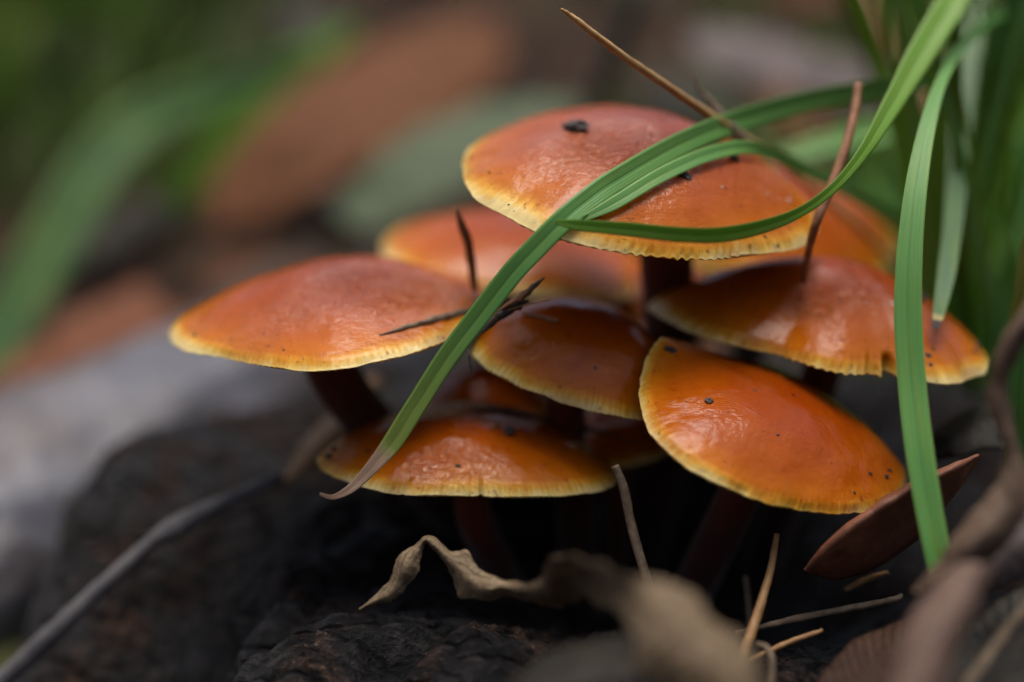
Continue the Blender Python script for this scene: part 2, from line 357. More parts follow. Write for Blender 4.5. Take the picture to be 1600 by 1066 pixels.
def build_stump():
    nth, nr = 620, 190
    th = -math.pi+2*math.pi*np.arange(nth)/nth; s = np.linspace(0.003, 1.0, nr)[:, None]
    R = stump_edge(th)[None]
    x = STUMP_C[0]+s*R*np.cos(th); y = STUMP_C[1]+s*R*np.sin(th)
    z = stump_top(x, y)-1.1*sstep(.86, 1.0, s)**2
    # side going down
    rows = [np.stack([x, y, z], -1)]
    for k, (f, dz) in enumerate(((1.012, -.9), (1.018, -1.8), (1.02, -3.0), (1.02, -6.))):
        w = R*(f+.012*fbm(np.stack([np.cos(th)*9, np.sin(th)*9, 0*th+dz*.35], -1), 3)[None])
        rows.append(np.stack([STUMP_C[0]+w*np.cos(th), STUMP_C[1]+w*np.sin(th), z[-1:]+dz+0*w], -1))
    V = np.concatenate(rows, 0); nrr = V.shape[0]
    f = grid_faces(nrr, nth, True); V = V.reshape(-1, 3)
    V = np.vstack([V, [[STUMP_C[0], STUMP_C[1], float(stump_top(np.array([3.]), np.array([2.]))[0])]]])
    f += [(len(V)-1, j, (j+1) % nth) for j in range(nth)]
    o = mesh_obj('tree_stump', V, f, M_STUMP, origin=np.array([3, 2, -3.2]))
    return tag(o, 'rotting black wet tree stump that the mushrooms grow from', 'stump')
stump = build_stump()

def tube(path, rad, n=60, sides=12, rough=.15, seed=0, flat=1.0):
    p = catmull(path, n); t = np.linspace(0, 1, n); r = np.interp(t, np.linspace(0, 1, len(rad)), rad)
    tg = norm(np.gradient(p, axis=0)); ref = np.array([0, 0, 1.]) if abs(tg[:, 2]).mean() < .8 else np.array([1., 0, 0])
    a = norm(np.cross(tg, ref)); b = np.cross(a, tg)
    th = 2*math.pi*np.arange(sides)/sides
    L = np.linalg.norm(np.diff(p, axis=0), axis=1).sum()
    q = np.stack([np.cos(th)[None]*1.4+0*t[:, None], np.sin(th)[None]*1.4+0*t[:, None], t[:, None]*L/max(np.mean(rad), .02)*.35+seed*7.7+0*th[None]], -1)
    rr = r[:, None]*(1+rough*fbm(q, 3))
    V = p[:, None]+rr[..., None]*(np.cos(th)[None, :, None]*a[:, None]+flat*np.sin(th)[None, :, None]*b[:, None])
    uv = np.stack([t[:, None]+0*th, th[None]/math.pi+0*t[:, None], 0*t[:, None]+0*th], -1).reshape(-1, 3)
    f = grid_faces(n, sides, True)
    V = V.reshape(-1, 3); k = len(V)
    V = np.vstack([V, p[0], p[-1]]); uv = np.vstack([uv, [0, 0, 0], [1, 0, 0]])
    f += [(k, (j+1) % sides, j) for j in range(sides)]+[(k+1, (n-1)*sides+j, (n-1)*sides+(j+1) % sides) for j in range(sides)]
    return V, f, uv
def twig(name, label, path, rad, mat, cat='twig', group=None, seed=0, n=60, sides=10, rough=.2, flat=1., world=False):
    V, f, uv = tube([p if world else P(*p) for p in path], rad, n, sides, rough, seed, flat)
    o = mesh_obj(name, V, f, mat, attrs={'luv': uv, 't': uv[:, 0]})
    return tag(o, label, cat, group) if label else o

# the pale grey log lying behind the stump
V, f, uv = tube([P(-420, 1060, 27), P(-100, 885, 30.5), P(180, 722, 34.5), P(430, 592, 39.5), P(640, 505, 45), P(900, 440, 53)],
                [3.0, 3.1, 3.0, 2.8, 2.4, 2.2], 160, 90, .10, 3, .9)
V[:, 2] += .10*fbm(V*.9, 4)
tag(mesh_obj('fallen_log', V, f, M_GREYLOG, attrs={'luv': uv}), 'pale grey weathered log lying behind the black stump', 'log')

# ------------------------------------------------------------------ mushrooms
def frame(a, b):
    a, b = math.radians(a), math.radians(b)
    n = np.array([math.sin(b), -math.sin(a)*math.cos(b), math.cos(a)*math.cos(b)])
    e1 = norm(np.cross(np.array([0, 1, 0.]), n)); return e1, np.cross(n, e1), n
def rim_curve(cap, N):
    cu, cv, a, b, R0, h, k = cap['fit']; c = P(cu, cv, cap['d']); e1, e2, n = frame(a, b)
    th, r, lf = [], [], []
    for pt in cap['rim']:
        l = pt[2] if len(pt) > 2 else 0; w = ray(*pt[:2])
        x = CAM+((c+l*n-CAM)@n)/(w@n)*w-c
        th.append(math.atan2(x@e2, x@e1)); r.append(math.hypot(x@e2, x@e1)); lf.append(l)
    o = np.argsort(th); th = np.array(th)[o]; r = np.array(r)[o]; lf = np.array(lf)[o]
    T, R, L = list(th), list(r), list(lf)
    for i in range(len(th)):
        last = i == len(th)-1
        g = th[(i+1) % len(th)]+(2*math.pi if last else 0)-th[i]
        if g > math.radians(50):
            m = int(g/math.radians(20))
            for q in range(1, m):
                fr = q/m
                if fr*g < math.radians(25) or (1-fr)*g < math.radians(25): continue
                T.append(th[i]+fr*g); R.append(R0); L.append(0.)
    T = (np.array(T)+math.pi) % (2*math.pi)-math.pi; o = np.argsort(T); T, R, L = T[o], np.array(R)[o], np.array(L)[o]
    g = -math.pi+2*math.pi*np.arange(720)/720
    ip = lambda v: np.interp(g, np.r_[T[-1]-2*math.pi, T, T[0]+2*math.pi], np.r_[v[-1], v, v[0]])
    ker = np.exp(-.5*(np.arange(-30, 31)/5.)**2); ker /= ker.sum()
    sm = lambda q: np.convolve(np.r_[q[-30:], q, q[:30]], ker, 'valid')
    gg = -math.pi+2*math.pi*np.arange(N)/N
    up = lambda q: np.interp(gg, np.r_[g, g[0]+2*math.pi], np.r_[q, q[0]])
    return c, e1, e2, n, gg, up(sm(ip(R))), up(sm(ip(L)))
MUSH = {}
def build_mushroom(key, label, base_xy, stem_r=(.36, .34, .40), nst=120, teeth=.35, tooth_px=None, wr=(), dents=(), notch=(), margin=0., seed=1, N=840, bend=(0, 0)):
    cap = CAPS[key]; cu, cv, a, b, R0, h, k = cap['fit']
    c, e1, e2, n, g, rr, ll = rim_curve(cap, N)
    # strength of the scalloped edge varies round the margin; striae jitter
    rim3 = c+rr[:, None]*(np.cos(g)[:, None]*e1+np.sin(g)[:, None]*e2)+ll[:, None]*n
    pu, pv, pd = proj(rim3); isfront = np.sin(g) < .1
    jit = perio(g, range(2, 9), seed)*.4+perio(g, range(9, 40), seed+1)*.35
    ph = nst*g+jit*3.
    scal = np.sin(ph)
    tooth = .010+teeth*.085*sstep(.25, 1.2, perio(g, (2, 3, 4, 5, 6), seed+2)+.55)
    if tooth_px:
        tooth = .011+teeth*.070*isfront*sstep(tooth_px[0]-60, tooth_px[0]+40, pu)*sstep(tooth_px[1]+60, tooth_px[1]-40, pu)*(.75+.35*perio(g, range(20, 50, 3), seed+2))
    rimr = rr+.3*tooth*(scal-.3)+.007*perio(g, range(14, 60, 3), seed+3)+.010*perio(g, range(5, 14), seed+9)
    # splits in the margin
    cut = np.zeros(N)
    for (u0, wdeg, dep) in notch:
        i0 = np.argmin(np.abs(pu-u0)+1000*(~isfront)); dth = (g-g[i0]+math.pi) % (2*math.pi)-math.pi
        cut = np.maximum(cut, dep*np.clip(1-np.abs(dth)/math.radians(wdeg), 0, 1)**.6)
    s = np.concatenate([np.linspace(.004, .6, 22), np.linspace(.62, .9, 22)[0:], np.linspace(.905, .97, 10), np.linspace(.976, 1, 8)])[:, None]
    def top(s_):
        lowz = ll*s_**4
        prof = h*(1-s_**k)
        return prof+lowz
    fade = sstep(.55, 1., s)
    mw = sstep(.70, 1., s)
    rad = s*(rr+(rimr-rr)*sstep(.95, 1, s))-cut*sstep(.86, 1, s)*s
    x = rad*np.cos(g); y = rad*np.sin(g); z = top(s)
    mw = sstep(.87, 1., s); z = z+.003*mw*scal*(.5+.6*perio(g, (3, 5, 8, 13), seed+4))          # striate margin
    zed = -.55*tooth*np.clip(.35+.65*scal, 0, 1)**.8
    z = z+zed*sstep(.980, 1., s)
    z = z-.05*sstep(.93, 1., s)**2                                     # edge turns down a little
    z = z+.010*perio(g, (6, 9, 11, 17), seed+6)*sstep(.6, 1, s)
    pos = np.stack([x+0*z, y+0*z, z], -1)
    z = z+.045*fbm(pos*.9+seed*3.1, 2)*(1-.6*fade)+.012*fbm(pos*3.1+seed, 3)
    W = c+x[..., None]*e1+y[..., None]*e2+z[..., None]*n
    pu2, pv2, _ = proj(W.reshape(-1, 3)); pu2 = pu2.reshape(z.shape); pv2 = pv2.reshape(z.shape)
    for (du, dv, su, sv, amp) in dents:                                # local swellings and dips
        i = np.argmin((pu2-du)**2+(pv2-dv)**2+1e6*(y > 1.2)); i = np.unravel_index(i, z.shape)
        z = z+amp*np.exp(-((x-x[i])/su)**2-((y-y[i])/sv)**2)
    wrm = np.full(z.shape, .06)
    for (du, dv, su, sv, amp) in wr:
        i = np.argmin((pu2-du)**2+(pv2-dv)**2+1e6*(y > 1.2)); i = np.unravel_index(i, z.shape)
        wrm = wrm+amp*np.exp(-((x-x[i])/su)**2-((y-y[i])/sv)**2)
    wrm = np.clip(wrm, 0, 1)
    # wrinkles as relief too, where they are strong
    wp = np.stack([x*4.4+y*1.2, y*7.5-x*1.5, 0*x+seed], -1)
    z = z-.034*wrm*sstep(.05, .6, wrm)*np.abs(fbm(wp, 3))
    # underside: edge roll, then up to the stem
    su_ = np.concatenate([[.994], np.linspace(.975, .08, 14)])[:, None]
    thick = .055+.34*(1-su_)**1.1
    thick[0] = .03; thick = thick-zed*sstep(.96, .994, su_)
    zt = top(su_)-.05*sstep(.93, 1., su_)**2
    xu = su_*(rimr-cut)*np.cos(g); yu = su_*(rimr-cut)*np.sin(g); zu = zt-thick+.012*scal*sstep(.7, 1, su_)
    cs = np.concatenate([np.broadcast_to(s+margin+.018*perio(g, (2, 3, 5, 7), seed+5), z.shape), np.broadcast_to(su_*0+.99, zu.shape)], 0)
    mwt = sstep(.80, .92, s)*(1-.5*sstep(.95, 1., s))
    rg = np.concatenate([mwt*np.clip(-scal, 0, 1)*(.5+.5*np.clip(perio(g, (2, 4, 5, 9), seed+8), -1, 1)), 0*zu], 0)
    XX = np.concatenate([x+0*z, xu], 0); YY = np.concatenate([y+0*z, yu], 0); ZZ = np.concatenate([z, zu], 0)
    und = np.concatenate([0*z, sstep(.999, .97, su_)+0*zu], 0)
    V = (c+XX[..., None]*e1+YY[..., None]*e2+ZZ[..., None]*n).reshape(-1, 3)
    nr = XX.shape[0]
    F_ = grid_faces(nr, N, True)
    apex = c+n*(z[0].mean()+.0005)
    V = np.vstack([V, apex]); F_ += [(len(V)-1, j, (j+1) % N) for j in range(N)]
    z1 = np.zeros(1)
    radv = np.stack([np.cos(g)+0*ZZ, np.sin(g)+0*ZZ, np.concatenate([s+0*z, su_+0*zu], 0)], -1).reshape(-1, 3)
    at = {'cs': np.r_[cs.ravel(), 0], 'ridge': np.r_[rg.ravel(), 0], 'wr': np.r_[wrm.ravel(), 0*zu.ravel(), 0], 'under': np.r_[und.ravel(), 0], 'rad': np.vstack([radv, [0, 0, 0]])}
    bz = float(stump_top(np.array([base_xy[0]]), np.array([base_xy[1]]))[0])-.15
    root = empty('mushroom', (base_xy[0], base_xy[1], bz))
    tag(root, label, 'mushroom', 'mushrooms clustered on the stump')
    co = mesh_obj('cap', V, F_, M_CAP, root, at)
    co['o'] = root['o']
    # gills
    ng = int(nst*1.0); gv, gf = [], []
    sg = np.linspace(.965, .13, 9)
    for i in range(ng):
        t0 = -math.pi+2*math.pi*(i+.5*RNG.uniform())/ng; r0 = np.interp(t0, g, rimr-cut); l0 = np.interp(t0, g, ll)
        zt = h*(1-sg**k)+l0*sg**4-.05*sstep(.93, 1, sg)**2-(.055+.34*(1-sg)**1.1)+.03
        dep = .05+.24*np.sin(math.pi*np.clip((1-sg)*1.15, 0, 1))*(1 if i % 2 else .8)*RNG.uniform(.8, 1.15)
        if i % 2: 
            dep = dep*sstep(.25, .6, sg)+.002
        wob = .012*np.sin(sg*9+i)
        d1 = math.cos(t0)*e1+math.sin(t0)*e2; d2 = -math.sin(t0)*e1+math.cos(t0)*e2
        for (zz, tt) in ((zt, .016), (zt-dep, .007)):
            for sgn in (1, -1):
                gv.append(c+(sg*r0)[:, None]*d1+zz[:, None]*n+(sgn*tt+wob)[:, None]*d2)
        q = (len(gv)-4)*9
        for j in range(8):
            A_, B_, C_, D_ = q+j, q+9+j, q+18+j, q+27+j
            gf += [(A_, A_+1, C_+1, C_), (B_, D_, D_+1, B_+1), (C_, C_+1, D_+1, D_)]
        gf += [(q, q+18, q+27, q+9)]
    go = mesh_obj('gills', np.concatenate(gv), gf, M_GILL, co); go['kind'] = 'stuff'
    # stem
    topp = c+n*(h-.32); p0 = topp; p1 = c-n*.9+np.array([bend[0], bend[1], 0]); p3 = np.array([base_xy[0], base_xy[1], bz]); p2 = .5*(p1+p3)+np.array([bend[0]*.6, bend[1]*.6, 0])
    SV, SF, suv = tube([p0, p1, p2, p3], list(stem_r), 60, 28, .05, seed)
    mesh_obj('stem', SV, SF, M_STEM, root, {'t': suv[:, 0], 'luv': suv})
    MUSH[key] = (root, V, F_)
    return root
build_mushroom('A', 'largest and highest mushroom, broad orange brown cap crossed by grass blades', (2.3, 4.2), (.44, .46, .50), bend=(.55, .2), wr=[(930, 215, 1.1, .9, .6), (990, 250, 1.0, .6, .45), (1180, 290, .6, .5, .3)], margin=.006, seed=11, nst=112, teeth=.7, tooth_px=(950, 1150),
               dents=[(800, 215, .8, .6, -.10)])
build_mushroom('B', 'wide flat mushroom with wrinkled shiny orange cap overhanging the bare black wood', (-.6, 4.0), (.46, .42, .45), wr=[(640, 450, .8, .9, 1.), (560, 440, .9, .8, .7), (440, 500, 1.2, .6, .3)], margin=.012, seed=23, nst=150, teeth=.15, bend=(-.25, 0))
build_mushroom('C', 'domed orange mushroom in the middle with the fallen twig at its edge', (1.3, 3.2), (.30, .32, .36), wr=[(920, 540, .7, .6, .08)], seed=31, nst=104, teeth=.2, margin=.0)
build_mushroom('D', 'tilted glossy orange mushroom with its pale rim turned up at one corner', (2.6, 2.4), (.34, .34, .38), wr=[(1120, 640, .8, .6, .14), (1250, 690, .6, .5, .08)], seed=47, nst=118, teeth=.0, margin=-.012)
build_mushroom('E', 'dark orange mushroom with a toothed torn edge and dirt along its side', (4.6, 4.2), (.34, .32, .36), wr=[(1290, 470, .35, .5, .9), (1330, 450, .9, .5, .4)], dents=[(1230, 445, .55, .6, -.16), (1300, 455, .4, .6, .08)],
               notch=[(1392, 3.2, .30), (1360, 1.5, .10)], seed=53, nst=104, teeth=.75, tooth_px=(1215, 1400), margin=-.004)
build_mushroom('F', 'low flat orange mushroom with a nicked striped rim under the dead grass tip', (.0, 2.4), (.30, .30, .34), wr=[(700, 715, .7, .4, .4), (530, 715, .4, .3, .5)], notch=[(752, 1.3, .07), (628, 1.0, .04)], seed=61, nst=140, teeth=.15, margin=.0)
build_mushroom('G', 'orange mushroom partly hidden behind the highest cap, rim pale yellow', (.9, 5.6), seed=71, N=480, margin=.02, teeth=.1)
build_mushroom('H', 'rear orange mushroom under the long straw beside the grass', (4.2, 6.4), seed=83, N=480, margin=.0, teeth=.1)
build_mushroom('I', 'small dark red mushroom tucked under the tilted cap', (1.9, 3.4), (.20, .20, .24), seed=97, N=480, nst=70, teeth=.5)
build_mushroom('J', 'small shaded red brown mushroom deep between the other stems', (.2, 5.0), (.24, .24, .26), seed=101, N=480, nst=80, teeth=.1)

build_mushroom('K', 'shaded dark red mushroom squeezed beneath the highest cap', (2.0, 6.0), (.3, .3, .3), seed=113, N=480, nst=90, teeth=.1, margin=-.03)

# ---- what lies on the caps is set down on their surface
bv = []; bf = []
for k_, (r_, V_, F_) in MUSH.items():
    q = sum(len(v) for v in bv); bv.append(V_); bf += [tuple(i+q for i in f_) for f_ in F_]
BVH = BVHTree.FromPolygons(np.concatenate(bv).tolist(), bf)
def hit(u, v):
    w = ray(u, v); L = np.linalg.norm(w); h_ = BVH.ray_cast(Vector(CAM), Vector(w/L), 60)
    if h_[0] is None: return None, None
    return h_[3]/L, np.array(h_[1])
BV1 = {k_: BVHTree.FromPolygons(V_.tolist(), F_) for k_, (r_, V_, F_) in MUSH.items()}
def hit1(key, u, v):
    w = ray(u, v); L = np.linalg.norm(w); h_ = BV1[key].ray_cast(Vector(CAM), Vector(w/L), 60)
    return None if h_[0] is None else h_[3]/L
def on(u, v, lift=.0, default=23.):
    d, _ = hit(u, v); return P(u, v, (d if d is not None else default)-lift)

# ------------------------------------------------------------------ grass blades
def blade(name, label, path, widths, mat, twist=(0, 0), drape=0., fold=.18, n=140, group=None, thick=.010, cat='grass blade', make=True):
    uvd = catmull(path, n); t = np.linspace(0, 1, n)
    if drape:
        for i in range(n):
            u, v = uvd[i, :2]; best = 1e9
            for du, dv in ((0, 0), (14, 8), (-14, -8), (10, -10), (-10, 10)):
                d, _ = hit(u+du, v+dv)
                if d is not None: best = min(best, d)
            if best < 1e8: uvd[i, 2] = min(uvd[i, 2], best-drape)
        k = np.exp(-.5*(np.arange(-8, 9)/3.5)**2); k /= k.sum()
        d = uvd[:, 2]; dd = np.convolve(np.r_[[d[0]]*8, d, [d[-1]]*8], k, 'valid'); uvd[:, 2] = np.minimum(dd, d+.03)
    p = np.array([P(*q) for q in uvd])
    w = np.interp(t, np.linspace(0, 1, len(widths)), widths)*F*uvd[:, 2]*.5
    tw = np.radians(np.interp(t, np.linspace(0, 1, len(twist)), twist))
    tg = norm(np.gradient(p, axis=0)); view = norm(p-CAM)
    a = norm(np.cross(tg, view)); b = np.cross(a, tg)
    A = a*np.cos(tw)[:, None]+b*np.sin(tw)[:, None]; B = np.cross(A, tg)
    B = B*np.sign((B*view).sum(1).mean())*-1       # faces the viewer's side
    cr = np.array([-1, -.72, -.38, -.10, 0, .10, .38, .72, 1.])
    prof = fold*(np.abs(cr))-.02*np.cos(cr*math.pi*3)
    rows = []; uv = []
    wv = 1+.03*fbm(np.stack([t*14, 0*t, 0*t+len(path)], -1), 2)
    for sgn in (1, -1):
        V = p[:, None]+(w*wv)[:, None, None]*cr[None, :, None]*A[:, None]+((w[:, None]*prof[None])+sgn*thick*(1-.7*np.abs(cr))[None])[..., None]*B[:, None]
        rows.append(V if sgn == 1 else V[:, ::-1]); q = np.stack([t[:, None]+0*cr, cr[None]+0*t[:, None], 0*t[:, None]+0*cr], -1); uv.append(q if sgn == 1 else q[:, ::-1])
    V = np.concatenate(rows, 1); UVv = np.concatenate(uv, 1); nc = V.shape[1]
    f = grid_faces(n, nc, True)+[tuple(range(nc)), tuple(range((n-1)*nc, n*nc))[::-1]]
    if not make: return V.reshape(-1, 3), f, UVv.reshape(-1, 3)
    o = mesh_obj(name, V, f, mat, attrs={'luv': UVv.reshape(-1, 3)})
    return tag(o, label, cat, group)

blade('grass_blade', 'long arching green grass blade with a withered brown tip draped across the caps',
      [(499, 772, 20.75), (520, 777, 20.8), (545, 766, 20.9), (563, 750, 21.0), (584, 728, 21.1), (603, 706, 21.2), (618, 686, 21.2), (655, 628, 21.1), (700, 558, 20.95), (750, 492, 20.8), (800, 428, 20.65), (838, 387, 20.6), (880, 345, 20.7), (920, 312, 21.2), (965, 281, 21.8), (1060, 227, 23), (1150, 190, 23.6), (1250, 161, 24.2), (1330, 145, 24.8), (1410, 133, 25.6), (1520, 116, 27), (1650, 140, 29), (1780, 260, 30.5), (1850, 480, 31.5), (1870, 720, 31.5)],
      [5, 8, 14, 18, 23, 29, 33, 34, 35, 36, 36, 36, 36, 37, 38, 38, 37, 34, 32, 30, 29, 30, 30, 30, 28], M_GTIP, twist=(0, 10, 18, 10, 0, -10, -14, -10), drape=.10, n=260)
blade('grass_blade', 'short grass blade curving over the highest cap beneath the long blade',
      [(912, 342, 20.75), (960, 318, 21.2), (1030, 276, 22), (1100, 244, 22.8), (1160, 231, 23.6), (1205, 240, 24), (1260, 266, 24.8), (1330, 300, 25.6), (1400, 345, 26.6), (1460, 385, 27.6), (1530, 430, 28.5), (1580, 520, 29.), (1600, 660, 29.)],
      [10, 22, 25, 25, 23, 21, 23, 25, 25, 25, 25, 25, 25], M_GRASS, twist=(8, 14, 20, 30, 10), drape=.05, n=200)
blade('grass_blade', 'fresh green grass blade sweeping under the highest cap rim and up again',
      [(868, 347, 20.45), (905, 352, 20.3), (980, 358, 20.2), (1060, 366, 20.1), (1130, 366, 20.2), (1200, 351, 20.4), (1255, 328, 20.6), (1305, 290, 20.9), (1350, 235, 21.4), (1392, 165, 22.1), (1432, 95, 22.9), (1475, 25, 23.6), (1530, -60, 24.5), (1640, -160, 26), (1760, -60, 28), (1850, 250, 30), (1880, 600, 31.)],
      [8, 18, 23, 25, 25, 22, 17, 16, 21, 34, 42, 46, 46, 44, 40, 36, 30], M_GFRESH, twist=(0, -10, -20, -25, 0, 10, 0), drape=.06, n=220)
blade('grass_blade', 'upright pale green grass blade standing in front of the torn cap',
      [(1495, 1040, 19.6), (1482, 950, 19.6), (1466, 872, 19.7), (1452, 800, 19.85), (1436, 700, 20.1), (1425, 600, 20.4), (1419, 500, 20.6), (1421, 400, 20.8), (1432, 290, 21.2), (1450, 195, 21.9), (1472, 125, 22.9), (1505, 70, 24.2), (1560, 25, 26), (1640, 0, 28), (1740, 40, 29)],
      [30, 36, 40, 42, 44, 44, 43, 40, 33, 25, 18, 17, 17, 15, 5], M_GRASS, twist=(-10, -5, 0, 5, -10), drape=.05, n=200)
blade('grass_blade', 'grass blade with a yellow band and burnt black tip resting on the torn cap',
      [(1462, 514, 22.0), (1466, 495, 22.2), (1471, 470, 22.5), (1480, 420, 23.), (1490, 340, 24), (1498, 240, 25.2), (1510, 120, 26.5), (1540, -30, 28), (1620, -160, 30), (1740, -100, 32), (1800, 300, 33), (1810, 600, 33)],
      [8, 17, 22, 27, 30, 32, 34, 34, 32, 28, 24, 20], M_GBURN, drape=.05, n=200)
blade('grass_blade', 'thin dark green upright grass blade rising beside the pale blade',
      [(1520, 620, 27.5), (1510, 500, 26.5), (1502, 380, 25.5), (1497, 240, 24.8), (1494, 120, 24.4), (1492, -20, 24.2), (1480, -200, 24.5)], [16, 19, 20, 20, 18, 17, 10], M_GDARK, twist=(10, 10))
blade('grass_blade', 'broad pale blurred grass blade leaning at the right beyond the upright ones',
      [(1505, 560, 29.5), (1510, 400, 29), (1530, 260, 28), (1560, 130, 27), (1590, 20, 26.4), (1625, -90, 26), (1680, -220, 26)], [30, 36, 46, 52, 50, 40, 10], M_GRASS)
blade('grass_blade', 'blue green grass stub behind the curled bark strip', [(1584, 760, 20.9), (1588, 700, 20.7), (1592, 630, 20.4), (1602, 540, 20.1), (1640, 430, 19.8), (1700, 330, 19.8)], [30, 34, 36, 42, 30, 8], M_GRASS)
blade('grass_blade', 'yellowing grass blade behind the curled bark strip', [(1575, 640, 22.8), (1580, 540, 22.4), (1596, 455, 22.), (1606, 390, 21.8), (1630, 320, 21.6), (1680, 220, 21.6)], [18, 20, 22, 24, 22, 6], M_GYEL)
blade('grass_blade', 'blurred dark green blade leaning over the grey leaf', [(1480, 330, 36), (1420, 220, 34.5), (1375, 120, 33), (1340, 40, 32), (1310, -50, 31.5), (1280, -150, 31.5)], [24, 30, 32, 30, 26, 8], M_GDARK)
blade('grass_blade', 'blurred grey green blade lying flat behind the highest cap', [(1180, 262, 30), (1260, 236, 30), (1350, 212, 30.5), (1440, 200, 31), (1560, 215, 32), (1700, 300, 33)], [10, 34, 40, 38, 36, 30], M_GRASS, twist=(30, 20))
blade('grass_blade', 'blurred broad green blade arching beside the orange leaf on the bank', [(-130, 840, 39), (-50, 640, 40), (10, 505, 41), (80, 385, 42), (150, 265, 43), (215, 195, 44), (310, 150, 46), (410, 118, 49), (500, 90, 52)], [40, 66, 76, 84, 84, 78, 66, 50, 14], M_GDULL, twist=(0, 10, -10))
blade('grass_blade', 'bright blurred blade crossing the arching blade on the bank', [(560, 40, 54), (480, 90, 52), (400, 150, 51), (330, 230, 50.5), (270, 330, 50.5), (230, 450, 51)], [10, 50, 60, 60, 50, 40], M_GFRESH)

# ------------------------------------------------------------------ straws, twigs and crumbs
twig('straw', 'long golden straw slanting up over the back of the highest cap', [(877, 14, 21.0), (905, 35, 21.15), (1000, 106, 21.7), (1120, 186, 23.0), (1200, 240, 24.6), (1260, 288, 25.6), (1330, 345, 26.4), (1395, 408, 27.2), (1440, 455, 27.8)], [.018, .05, .055, .062, .066, .07, .08, .08, .07], M_GOLD, 'straw', seed=2, n=110)
twig('twig', 'thin frayed grey twig crossing behind the golden straw', [(1079, 113, 23.4), (1092, 138, 23.4), (1115, 165, 23.4), (1140, 192, 23.3), (1170, 225, 23.3)], [.012, .03, .05, .055, .05], M_GREYTWIG, seed=4, rough=.5)
twig('twig', 'red brown dry stalk standing beside the highest cap', [(1341, 132, 22.6), (1335, 175, 22.4), (1322, 228, 22.1), (1300, 290, 21.9), (1275, 348, 21.8), (1262, 400, 22.3), (1256, 440, 22.8)], [.06, .07, .075, .08, .07, .06, .05], M_TWIG, seed=5, rough=.12)
twig('twig', 'short brown splinter standing on the wrinkled cap', [(714, 325, 22.5), (719, 345, 22.6), (730, 378, 22.8), (736, 410, 23.0), (740, 440, 23.2), (742, 452, 23.4)], [.03, .08, .11, .11, .085, .07], M_TWIG, seed=6, rough=.3, flat=.7)
def laid(name, label, key, path, rad, mat, cat='twig', seed=0, lift=.02, rough=.3, n=60, default=22., group=None):
    pts = catmull([(u, v, 0) for u, v in path], 24); out = []
    for u, v, _ in pts:
        out.append(hit1(key, u, v))
    dv_ = [d for d in out if d is not None]; last = dv_[0] if dv_ else default; ds = []
    for d in out:
        if d is None or abs(d-last) > .8: d = last
        last = d; ds.append(d-lift)
    ds = np.convolve(np.r_[[ds[0]]*2, ds, [ds[-1]]*2], np.ones(5)/5, 'valid')
    return twig(name, label, [P(u, v, d) for (u, v, _), d in zip(pts, ds)], rad, mat, cat, group, seed, n, 10, rough, 1., True)
laid('twig', 'flat dry grass shred lying along the wrinkled cap rim', 'B', [(592, 524), (640, 510), (690, 497), (740, 484), (790, 468)], [.01, .045, .06, .06, .04], M_GREYTWIG, seed=8, lift=.03, rough=.4)
twig('twig', 'splintered bark piece wedged between two caps under the grass blade', [(770, 498, 21.8), (798, 482, 21.7), (818, 462, 21.6), (834, 447, 21.5), (851, 434, 21.4)], [.03, .06, .055, .04, .012], M_GREYTWIG, seed=9, rough=.5)
twig('twig', 'dark bark splinter beneath the splintered bark piece', [(752, 520, 21.7), (782, 494, 21.6), (806, 478, 21.6), (826, 470, 21.6)], [.02, .07, .08, .03], M_BLACKTWIG, seed=39, rough=.5)
twig('twig', 'brown bark flake on top of the splintered bark piece', [(776, 488, 21.6), (800, 472, 21.5), (816, 462, 21.5), (826, 458, 21.5)], [.02, .05, .05, .02], M_TWIG, seed=40, rough=.6)
twig('twig', 'hair thin straw sticking out of the splintered bark', [(770, 492, 21.6), (810, 480, 21.5), (860, 468, 21.4)], [.015, .012, .006], M_STRAW, seed=10, rough=.1)
laid('twig', 'black rotten twig lying on the low flat cap', 'F', [(742, 636), (790, 643), (850, 656), (900, 668), (950, 676)], [.02, .05, .055, .06, .02], M_BLACKTWIG, seed=12, lift=.05, rough=.45)
twig('twig', 'hair thin dark rootlet curling off the black twig', [(945, 676, 22.6), (965, 680, 22.4), (986, 691, 22.3)], [.015, .012, .006], M_BLACKTWIG, seed=13)
laid('twig', 'short brown twig bit lying on the domed middle cap', 'C', [(818, 489), (845, 496), (872, 502)], [.035, .035, .04], M_TWIG, seed=14, lift=.03, rough=.3)
twig('twig', 'tiny dark thorn hanging below the middle cap edge', [(733, 556, 21.4), (735, 572, 21.4), (737, 589, 21.4)], [.014, .016, .004], M_BLACKTWIG, seed=15)
twig('straw', 'speckled straw leaning down from the low cap to the stump', [(961, 728, 21.2), (975, 765, 21.2), (985, 815, 21.2), (1000, 870, 21.1), (1018, 930, 21.0), (1030, 975, 20.9)], [.06, .07, .075, .075, .07, .06], M_GREYTWIG, 'straw', seed=16, rough=.12)
twig('straw', 'orange brown straw standing below the tilted cap', [(1214, 835, 21.0), (1205, 885, 20.7), (1190, 940, 20.4), (1170, 1000, 20.1), (1155, 1045, 19.9)], [.04, .055, .065, .075, .07], M_STRAW, 'straw', seed=17, rough=.1)
twig('straw', 'pale straw lying across the hollow behind the orange straw', [(1150, 990, 20.9), (1230, 970, 20.9), (1320, 952, 20.9), (1392, 938, 20.8), (1410, 930, 20.8)], [.04, .05, .055, .05, .03], M_GREYTWIG, 'straw', seed=18)
twig('straw', 'short straw crossing below the pale straw', [(1165, 1035, 20.3), (1230, 1005, 20.4), (1285, 985, 20.5)], [.04, .045, .03], M_STRAW, 'straw', seed=19)
